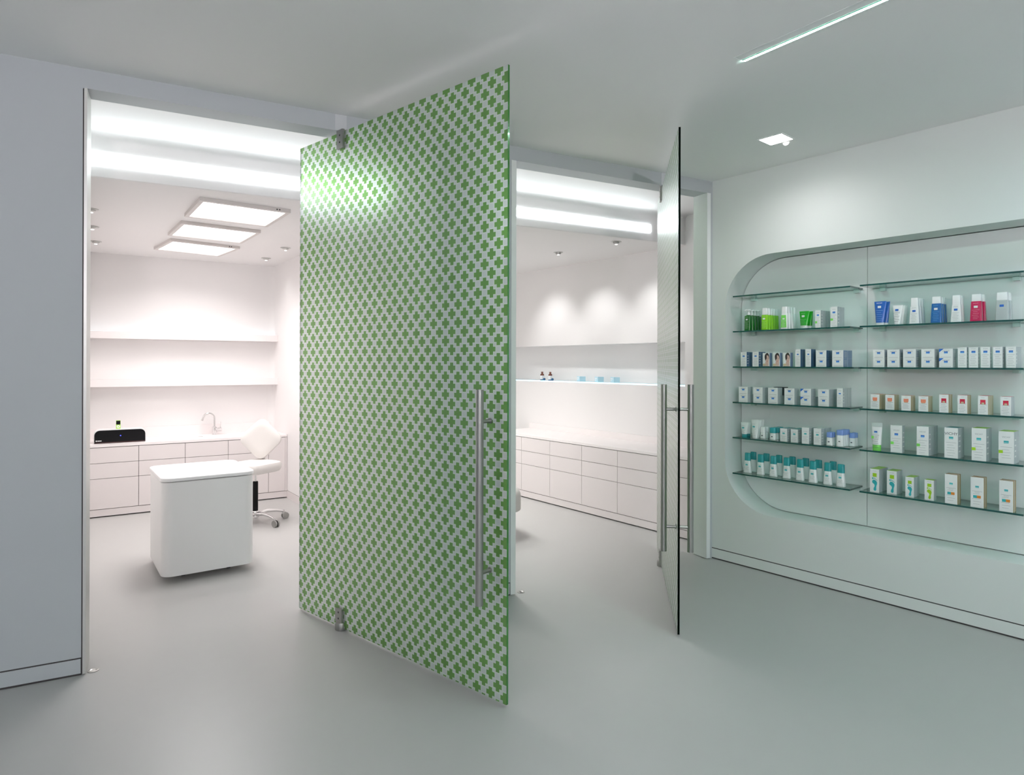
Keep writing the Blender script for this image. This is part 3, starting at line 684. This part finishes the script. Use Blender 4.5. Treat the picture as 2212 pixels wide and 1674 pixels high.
# bottle with tapering rounded-rectangular body and a cap
def bottle(root, w, d, hb, h, body, cap, wt=.8, capw=.78, r=.010, shoulder=.9):
    b = MB(); rings = [rrect(w, d, r, z, 0, d/2, 4, i) for z, i in ((0, .003), (.003, 0))]
    rings += [rrect(w*wt, d*max(wt,.85), r, hb*.97, 0, d/2, 4), rrect(w*wt*shoulder, d*max(wt,.85)*shoulder, r, hb, 0, d/2, 4)]
    b.loft(rings); b.build('bottle_body', body, root)
    b = MB(); cw = w*capw; cd = d*max(capw, .8)
    b.loft([rrect(cw, cd, r, z, 0, d/2, 4, i) for z, i in ((hb+.0005, 0), (h-.004, .001), (h-.001, .003), (h, .006))]); b.build('cap', cap, root)
def tube_pack(root, wt, wb, h, hc, body, cap, dc=.034):
    """squeeze tube standing on its cap: flat crimp at the top"""
    b = MB(); rings = []; n = 24
    for t in (0, .15, .4, .7, .9, .96, 1.0):
        z = hc + (h-hc)*t; ww = wb + (wt-wb)*t; dd_ = max(dc*(1-t)**.8, .003)
        rings.append([(ww/2*math.cos(2*PI*k/n), dc/2+dd_/2*math.sin(2*PI*k/n), z) for k in range(n)])
    b.loft(rings); b.build('tube_body', body, root)
    b = MB(); b.loft([[(wb*.46*c2*math.cos(2*PI*k/n), dc/2+dc*.46*c2*math.sin(2*PI*k/n), z) for k in range(n)] for z, c2 in ((0,.94),(.003,1),(hc-.001,1.0),(hc,.98))]); b.build('cap', cap, root)
def face_y(wb, t=0): return -.001

# ---- left bay, second shelf: green and white bottles
def f(root):
    bottle(root, .052, .046, .120, .126, P_DG, P_DG, .94, .5)
    b = MB(); b.lathe([(.012,0), (.012,.018), (.006,.02), (.006,.034), (.016,.036), (.014,.044), (.004,.045)], 14, c=(.004,.023,.126)); b.tube([(.004,.023,.166), (-.012,.010,.167), (-.020,.003,.160)], .0045, 8)
    b.build('pump_head', P_CAP, root)
    prints(root, .046, .12, (K_W, K_W), .74, .36, y=-.0012, ink=pm('print_pale_green', (.45,.62,.42), .5))
row('pump_bottle', 'bottle', f, .283, Z_[1], .045, 4, .048, 'dark green pump bottle with white pump', 'dark green pump bottles', '', SH_L[1])
def f(root):
    bottle(root, .053, .036, .118, .172, P_LG, P_CAP, .95, .84)
    prints(root, .053, .118, (K_W, K_W), .74, .36, y=-.0012, ink=pm('print_pale_lime', (.62,.80,.35), .5))
row('lotion_bottle', 'bottle', f, .431, Z_[1], .04, 5, .038, 'lime green bottle with tall white cap', 'lime green bottles', '', SH_L[1])
def f(root):
    bottle(root, .056, .036, .125, .173, P_WH, P_CAP, .84, .80)
    b = MB(); b.poly([(-.022,-.0014,.014),(.022,-.0014,.014),(.018,-.0005,.108),(-.018,-.0005,.108)]); b.build('print_block', K_GRN, root)
    prints(root, .04, .12, (K_W, K_W), .66, .42, brand=False, y=-.0022, ink=K_W)
row('lotion_bottle', 'bottle', f, .584, Z_[1], .05, 4, .041, 'white tapered bottle with green front label', 'white bottles with green labels', '', SH_L[1])
def f(root):
    tube_pack(root, .074, .056, .130, .022, P_GR, P_CAP)
    prints(root, .06, .13, (K_W, K_W), .70, .36, y=-.002, ink=pm('print_mint', (.40,.70,.42), .5))
row('squeeze_tube', 'tube', f, .732, Z_[1], .055, 2, .05, 'bright green squeeze tube on white cap', 'bright green tubes', '', SH_L[1], sx=.006)
def cart_blue_green(w, h, d, gz, big=False):
    def f(root):
        carton('c', w, h, d)(root)
        prints(root, w, h, (K_BLUE, K_BLUE2), .72, .42, side=K_W, d=d)
        b = MB(); quad(b, -w/2, -w/2+w*.38, h*gz, h*gz+.016, 0, -.0009); b.build('print_block', K_GRN, root)
    return f
row('cosmetic_carton', 'carton', cart_blue_green(.040, .128, .036, .26), .840, Z_[1], .055, 4, .0385, 'short white carton with green tab', 'short white cartons with green tab', '', SH_L[1])
row('cosmetic_carton', 'carton', cart_blue_green(.047, .147, .038, .33), .9515, Z_[1], .06, 3, .040, 'tall white carton with green tab', 'tall white cartons with green tab', '', SH_L[1])

# ---- left bay, third shelf
def cart_plain(w, h, d, logo=(K_BLUE, K_BLUE2), lz=.70, lw=.36, side=K_S, sidep=None, top=K_W, **k):
    def f(root):
        carton('c', w, h, d, side=side, top=top)(root); prints(root, w, h, logo, lz, lw, side=sidep, d=d, **k)
    return f
for s, place in ((.248, 'leftmost row'), (.350, 'second row')):
    row('cosmetic_carton', 'carton', cart_plain(.052, .116, .034, side=K_NAVYS, sidep=K_S), s, Z_[2], .06, 3, .0355, 'white carton with navy sides', 'white cartons with navy sides', place, SH_L[2])
def f(root):
    carton('c', .056, .106, .040, side=K_BLUES)(root)
    b = MB(); 
    def ell(cx, cz, rx, rz, mi, y): b.poly([(cx+rx*math.cos(2*PI*k/20), y, cz+rz*math.sin(2*PI*k/20)) for k in range(20)], mi)
    ell(.008, .070, .0185, .036, 1, -.0006); ell(.010, .058, .0145, .030, 0, -.0010); ell(-.003,.075,.0085,.022,1,-.0013)
    quad(b, -.006, .022, .006, .038, 0, -.0007); ell(-.014, .014, .013, .010, 2, -.0012); quad(b, -.027, .027, .0, .003, 1, -.0013)
    quad(b, .001,.008,.063,.065,1,-.0016); quad(b, .013,.020,.063,.065,1,-.0016); quad(b, .006,.015,.041,.0435,3,-.0016)
    b.build('portrait_print', [P_SKIN, P_HAIR, P_PEACH, K_RED], root)
for s, place in ((.438, 'left of the three'), (.521, 'middle of the three'), (.603, 'right of the three')):
    row('portrait_carton', 'carton', f, s, Z_[2], .06, 1, .04, 'portrait carton with a woman face', 'cartons with a portrait', place, SH_L[2])
for s, place in ((.689, 'left row'), (.768, 'right row')):
    row('cosmetic_carton', 'carton', cart_plain(.040, .131, .036, side=K_NAVYS), s, Z_[2], .06, 2, .037, 'narrow navy-sided white carton', 'narrow white cartons with navy sides', place, SH_L[2])
def stack(s, z, off, w, h, d, rows_lo, rows_hi, look, group, place, shelf, **kw):
    fb = cart_plain(w, h, d, **kw) if 'fb' not in kw else kw['fb']
    row('jar_carton', 'carton', fb, s, z, off, rows_lo, d+.002, look + ', lower', group, place, shelf)
    row('jar_carton', 'carton', fb, s, z, off, rows_hi, d+.002, look + ', upper', group, place, shelf, zz=h+.0006)
stack(.862, Z_[2], .06, .074, .0595, .072, 2, 2, 'wide white carton with navy side', 'wide white cartons with navy sides', 'left stack', SH_L[2], side=K_NAVYS, sidep=K_BLUES, lz=.64, lw=.28)
stack(.9785, Z_[2], .06, .077, .059, .072, 2, 2, 'wide white carton with bluish side', 'wide white cartons with grey-blue sides', 'right stack', SH_L[2], side=K_BLUES, sidep=K_S, lz=.64, lw=.28)

# ---- left bay, fourth shelf: stacks of jar cartons
ordn = ('first', 'second', 'third', 'fourth', 'fifth', 'sixth')
def corner_flash(w, h, d, **kw):
    base = cart_plain(w, h, d, **kw)
    def f(root):
        base(root); b = MB(); b.poly([(-w/2,-.0009,h),(-w/2,-.0009,h-.022),(-w/2+.026,-.0009,h)]); b.build('corner_flash', K_BLUE, root)
    return f
for k, (s, lo, hi) in enumerate(((.236, 2, 1), (.362, 2, 2), (.486, 2, 1), (.617, 2, 1), (.742, 2, 1), (.873, 2, 2))):
    kw = dict(lz=.62, lw=.27)
    fb = corner_flash(.078, .060, .072, **kw) if k == 4 else cart_plain(.078, .060, .072, **kw)
    stack(s, Z_[3], .075, .078, .060, .072, lo, hi, 'white jar carton' + (' with blue corner' if k == 4 else ''), 'stacked white jar cartons', ordn[k]+' stack', SH_L[3], fb=fb)
row('jar_carton', 'carton', carton('c', .080, .064, .072, K_BLK, K_BLK, K_BLK), .493, Z_[3]+.0606, .150, 1, 0, 'black jar carton behind the third stack', 'stacked white jar cartons', '', SH_L[3])
row('cosmetic_carton', 'carton', cart_plain(.041, .133, .027, sidep=K_W), .985, Z_[3], .08, 5, .0295, 'tall narrow white carton', 'tall narrow white cartons', 'rightmost row', SH_L[3])

# ---- left bay, fifth shelf
def tub(wt, wb, h, hc, cap, logo, **k):
    def f(root):
        tube_pack(root, wt, wb, h, hc, P_WH, cap); prints(root, wb, h, logo, .62, .42, y=-.003, **k)
    return f
row('squeeze_tube', 'tube', tub(.066, .046, .115, .022, K_TEAL, (K_TQ, K_TQ2)), .226, Z_[4], .095, 2, .05, 'white tube on teal cap', 'white tubes with teal caps', 'left end', SH_L[4])
row('squeeze_tube', 'tube', tub(.064, .046, .144, .018, P_CAP, (K_TQ, K_TQ2)), .332, Z_[4], .07, 3, .042, 'tall white squeeze tube', 'tall white tubes', '', SH_L[4])
def rollon(w, d, hb, h, cap, wt=.86, capw=1.0):
    def f(root):
        bottle(root, w*.94, d, hb, h, P_WH, cap, .9, capw, .014); b = MB(); quad(b, -.006, .006, hb*.42, hb*.42+.007, 0, -.0012); b.build('print_block', K_INKD, root)
    return f
row('roll_on_bottle', 'bottle', rollon(.046, .036, .050, .093, P_CAP), .392, Z_[4], .086, 2, .045, 'small plain white roll-on', 'small white roll-ons', '', SH_L[4])
row('cream_jar', 'jar', rollon(.052, .044, .053, .095, K_TEAL), .484, Z_[4], .066, 3, .050, 'white jar with tall teal lid', 'white jars with teal lids', '', SH_L[4])
for s, place in ((.574, 'left row'), (.657, 'right row')):
    row('cosmetic_carton', 'carton', cart_plain(.054, .096, .044, (K_TQ, K_TQ2), .60, .34, top=K_TEALC, sidep=K_W), s, Z_[4], .072, 3, .046, 'white carton with teal top', 'white cartons with teal tops', place, SH_L[4])
for s, place, n in ((.752, 'left row', 3), (.840, 'right row', 4)):
    row('cosmetic_carton', 'carton', cart_plain(.054, .117, .040, (K_TQ, K_TQ2), .60, .34, sidep=K_W), s, Z_[4], .050, n, .042, 'all-white carton with turquoise logo', 'white cartons with turquoise logo', place, SH_L[4])
row('roll_on_bottle', 'bottle', rollon(.048, .034, .060, .097, P_PERI, capw=.95), .9225, Z_[4], .047, 2, .04, 'small roll-on with periwinkle cap', 'roll-ons with periwinkle caps', 'left row', SH_L[4])
row('roll_on_bottle', 'bottle', rollon(.055, .030, .082, .119, P_PERI, capw=.98), .997, Z_[4], .045, 4, .032, 'larger flat bottle with periwinkle cap', 'flat bottles with periwinkle caps', '', SH_L[4])
row('roll_on_bottle', 'bottle', rollon(.045, .034, .060, .097, P_PERI, capw=.95), 1.045, Z_[4], .13, 2, .04, 'small roll-on with periwinkle cap', 'roll-ons with periwinkle caps', 'right row', SH_L[4])

# ---- left bay, bottom shelf: teal capped roll-ons, in pairs
def f(root):
    bottle(root, .062, .036, .098, .160, P_WH, K_TEAL, .76, .80, .014); prints(root, .050, .098, (K_TQ, K_TQ2), .66, .40, y=.0006, bsize=.009)
for k, (s, off) in enumerate(((.2605,.085), (.3735,.083), (.4825,.076), (.5895,.076), (.695,.072), (.797,.060), (.9005,.066), (.996,.059))):
    row('roll_on_bottle', 'bottle', f, s, Z_[5], off, 1 if k == 7 else 2, .088, 'teal-capped roll-on', 'teal-capped roll-on bottles', ('first', 'second', 'third', 'fourth', 'fifth', 'sixth', 'seventh', 'last single')[k]+' from left', SH_L[5])

# ---- right bay, second shelf: tubes and toners
def f(root):
    tube_pack(root, .076, .054, .165, .020, P_BL, P_CAP); prints(root, .06, .165, (K_W, K_W), .76, .36, y=.0, bsize=.013, ink=pm('print_pale_blue', (.35,.55,.80), .5), bink=K_W)
row('squeeze_tube', 'tube', f, 1.253, Z_[1], .06, 2, .055, 'blue squeeze tube on white cap', 'blue tubes', '', SH_R[1], sx=.004)
def f(root):
    tube_pack(root, .060, .044, .132, .026, P_WH, P_CAP); prints(root, .05, .132, (K_BLUE, K_BLUE), .74, .40, y=.0, ink=K_INKD, brand=False)
row('squeeze_tube', 'tube', f, 1.361, Z_[1], .06, 3, .045, 'small white tube with blue square', 'small white tubes', '', SH_R[1])
def toner(body, capm, logo, hb, h, w=.058, d=.036, ink=K_INK, capw=.74, wt=.80):
    def f(root):
        bottle(root, w, d, hb, h, body, capm, wt, capw, .006, .97); prints(root, w*.8, hb, logo, .72, .40, y=-.0004, ink=ink, bz=.89)
    return f
row('lotion_bottle', 'bottle', toner(P_WH, P_CAP, (K_BLUE, K_BLUE), .118, .173, .060), 1.463, Z_[1], .06, 3, .045, 'white tapered bottle, blue square, left', 'white tapered bottles with blue square', '', SH_R[1])
row('toner_bottle', 'bottle', toner(P_BLB, P_CAP, (K_W, K_W), .126, .171, .062, ink=K_BLUE2, capw=.78, wt=.84), 1.588, Z_[1], .06, 3, .045, 'blue toner bottle with white cap', 'blue toner bottles', '', SH_R[1])
row('lotion_bottle', 'bottle', toner(P_WH, P_CAP, (K_BLUE, K_BLUE), .110, .172, .060), 1.697, Z_[1], .06, 2, .045, 'white tapered bottle, blue square, right', 'white tapered bottles with blue square', '', SH_R[1])
row('toner_bottle', 'bottle', toner(P_RD, P_CAP, (K_W, K_W), .125, .170, .064, ink=pm('print_pink', (.80,.35,.45), .5), capw=.78, wt=.84), 1.802, Z_[1], .06, 2, .052, 'crimson toner bottle with white cap', 'crimson toner bottles', '', SH_R[1], sx=.006)
row('toner_bottle', 'bottle', toner(P_CL, P_CAP, (K_BLUE, K_BLUE), .122, .170, .066, capw=.84, wt=.88), 1.932, Z_[1], .06, 2, .050, 'clear toner bottle with white cap', 'clear toner bottles', '', SH_R[1], sx=.004)

# ---- right bay, third shelf
for k, s in enumerate((1.249, 1.340, 1.4365, 1.5435, 1.644)):
    kw = dict(lz=.60, lw=.28, side=K_S, sidep=(K_NAVYS if k < 3 else K_W))
    fb = corner_flash(.075, .0592, .070, **kw) if k == 4 else cart_plain(.072+.003*(k > 0), .0592, .070, **kw)
    stack(s, Z_[2], .06, .075, .0592, .070, 2, 2, 'white jar carton' + (' with blue corner' if k == 4 else ''), 'stacked white jar cartons', ordn[k]+' stack', SH_R[2], fb=fb)
for k, (s, n) in enumerate(((1.732, 1), (1.7905, 1), (1.8515, 1), (1.913, 2), (1.9775, 4))):
    row('cosmetic_carton', 'carton', cart_plain(.047, .1265, .029, lz=.76, lw=.44, sidep=K_W), s, Z_[2], .06, n, .032, 'upright white carton', 'upright white cartons', ordn[k]+' of the five', SH_R[2])

# ---- right bay, fourth shelf: coral and crimson topped cartons
def small_box(w, h, d, col, side, notch):
    def f(root):
        carton('c', w, h, d, side=side, top=col)(root)
        b = MB(); quad(b, -w*.26, w*.26, h*.60, h*.79, 0)
        if notch: quad(b, -w*.14, w*.14, h*.54, h*.645, 1, -.0011); quad(b, -w*.26, -w*.14, h*.545, h*.60, 0); quad(b, w*.14, w*.26, h*.545, h*.60, 0)
        else: quad(b, -w*.22, w*.22, h*.535, h*.60, 0); quad(b, -w*.15, w*.15, h*.52, h*.56, 1, -.0011)
        b.build('logo', [col, K_CREAM], root)
        prints(root, w, h, None, .70, .4, brand=True, bz=.90, bsize=w*.12)
    return f
for k, (s, off, n) in enumerate(((1.219,.080,3), (1.312,.080,2), (1.420,.052,2), (1.519,.057,2))):
    row('cosmetic_carton', 'carton', small_box(.056, .097, .040, K_CORAL, K_CREAM, False), s, Z_[3], off, n, .042, 'small carton with coral top', 'small cartons with coral tops', ordn[k]+' row', SH_R[3])
for k, (s, n) in enumerate(((1.641, 2), (1.7405, 2), (1.846, 3), (1.959, 2))):
    row('cosmetic_carton', 'carton', small_box(.0515, .113, .036, K_RED, K_S if k == 3 else K_CREAM, True), s, Z_[3], .032, n, .039, 'small carton with crimson top', 'small cartons with crimson tops', ordn[k]+' row', SH_R[3])

# ---- right bay, fifth shelf
def f(root):
    tube_pack(root, .066, .058, .163, .040, P_WH, K_GRN); b = MB()
    b.loft([[(.034*math.cos(2*PI*k/16), .017+.0025*math.sin(2*PI*k/16), z) for k in range(16)] for z in (.162, .190)]); b.build('clear_hanger', P_CLC, root)
    prints(root, .055, .163, (K_BLUE, K_BLUE2), .78, .36, y=-.0025, ink=K_INKD, brand=False)
    b = MB(); quad(b, -.027, -.012, .082, .100, 0, -.0035); b.build('print_block', K_GRN, root)
row('squeeze_tube', 'tube', f, 1.242, Z_[4], .034, 1, 0, 'white tube on bright green cap', None, 'left end', SH_R[4])
def tallc(w, h, d, top, logo, tabc, tz, lz=.66, **k):
    def f(root):
        carton('c', w, h, d, top=top)(root); prints(root, w, h, logo, lz, .32, side=K_W, d=d, **k)
        if tabc:
            b = MB(); quad(b, -w/2, -w/2+w*.28, h*tz, h*tz+.018, 0, -.0009); b.build('print_block', tabc, root)
    return f
row('cosmetic_carton', 'carton', tallc(.070, .180, .046, K_W, (K_BLUE, K_BLUE2), K_GRN, .29), 1.362, Z_[4], .052, 1, .05, 'tall white carton with pale green tab', None, 'second', SH_R[4])
row('cosmetic_carton', 'carton', tallc(.068, .185, .042, K_W, (K_BLUE, K_BLUE2), K_GRN, .30), 1.524, Z_[4], .030, 4, .044, 'tall white carton with pale green tab', 'tall white cartons with pale green tab', 'third', SH_R[4])
row('cosmetic_carton', 'carton', tallc(.073, .190, .060, K_TEALC, (K_TQ, K_TQ2), None, 0, .66, bsize=.024, bz=.80, bink=K_INKD), 1.6815, Z_[4], .030, 2, .062, 'tall white carton with teal top', 'tall white cartons with teal top', '', SH_R[4])
for s, n, h, place in ((1.826, 2, .198, 'left row'), (1.9615, 2, .190, 'right row')):
    row('cosmetic_carton', 'carton', tallc(.074, h, .058 if n == 2 else .06, K_LIME, (K_TQ, K_TQ2), K_LIME, .31), s, Z_[4], .032, n, .06, 'tall white carton with lime top', 'tall white cartons with lime tops', place, SH_R[4])

# ---- right bay, bottom shelf
def foot(w, h, d, col):
    def f(root):
        carton('c', w, h, d, top=K_LIME)(root)
        b = MB(); quad(b, -w*.20, w*.24, h*.66, h*.82, 0); b.build('logo', [K_LIME], root)
        b = MB(); s = h/.157
        sole = [(-.004,.012),(.002,.008),(.009,.010),(.013,.018),(.012,.030),(.013,.042),(.017,.054),(.018,.066),(.012,.077),(.002,.083),(-.008,.083),(-.014,.077),(-.016,.068),(-.012,.060),(-.005,.056),(.001,.048),(.001,.038),(-.004,.028),(-.006,.019)]
        b.poly([(x*s*.95, -.0009, z*s) for x, z in sole])
        for (cx, cz, rx, rz) in ((-.011,.093,.0042,.0068), (-.002,.0935,.0026,.005), (.005,.090,.0022,.004), (.0105,.086,.002,.0035), (.0155,.081,.0018,.003)):
            b.poly([((cx+rx*math.cos(2*PI*k/12))*s, -.0009, (cz+rz*math.sin(2*PI*k/12))*s) for k in range(12)])
        b.build('footprint', [col], root)
        prints(root, w, h, None, .55, .4, brand=True, bz=.91, bsize=w*.15, side=K_W, d=d, lines=False)
    return f
for k, (s, off, w, h, n, col) in enumerate(((1.225,.058,.058,.157,3,K_TQ), (1.328,.072,.060,.156,2,K_TQ), (1.440,.058,.050,.131,2,K_TQ), (1.556,.048,.052,.129,1,K_LIME))):
    row('foot_care_carton', 'carton', foot(w, h, .050, col), s, Z_[5], off, n, .052, 'lime-topped carton with %s footprint' % ('teal' if k < 3 else 'lime'), 'lime-topped foot care cartons' if n > 1 else None, ordn[k]+' row' if k < 3 else '', SH_R[5])
def tanc(root):
    w, h, d = .067, .184, .030
    carton('c', w, h, d, side=K_TAN, top=K_BROWN)(root); prints(root, w, h, (K_TQ, K_TQ2), .68, .28, bz=.50, bsize=.009)
    b = MB(); quad(b, -w*.30, -.001, h*.31, h*.40, 0, -.001); quad(b, -.001, w*.28, h*.31, h*.40, 1, -.001); b.build('print_block', [K_TQ, K_ORG], root)
for k, (s, place) in enumerate(((1.682, 'left row'), (1.818, 'middle row'), (1.962, 'right row'))):
    row('cosmetic_carton', 'carton', tanc, s, Z_[5], .030, 2, .036, 'tall white carton with brown top', 'tall white cartons with brown tops', place, SH_R[5])
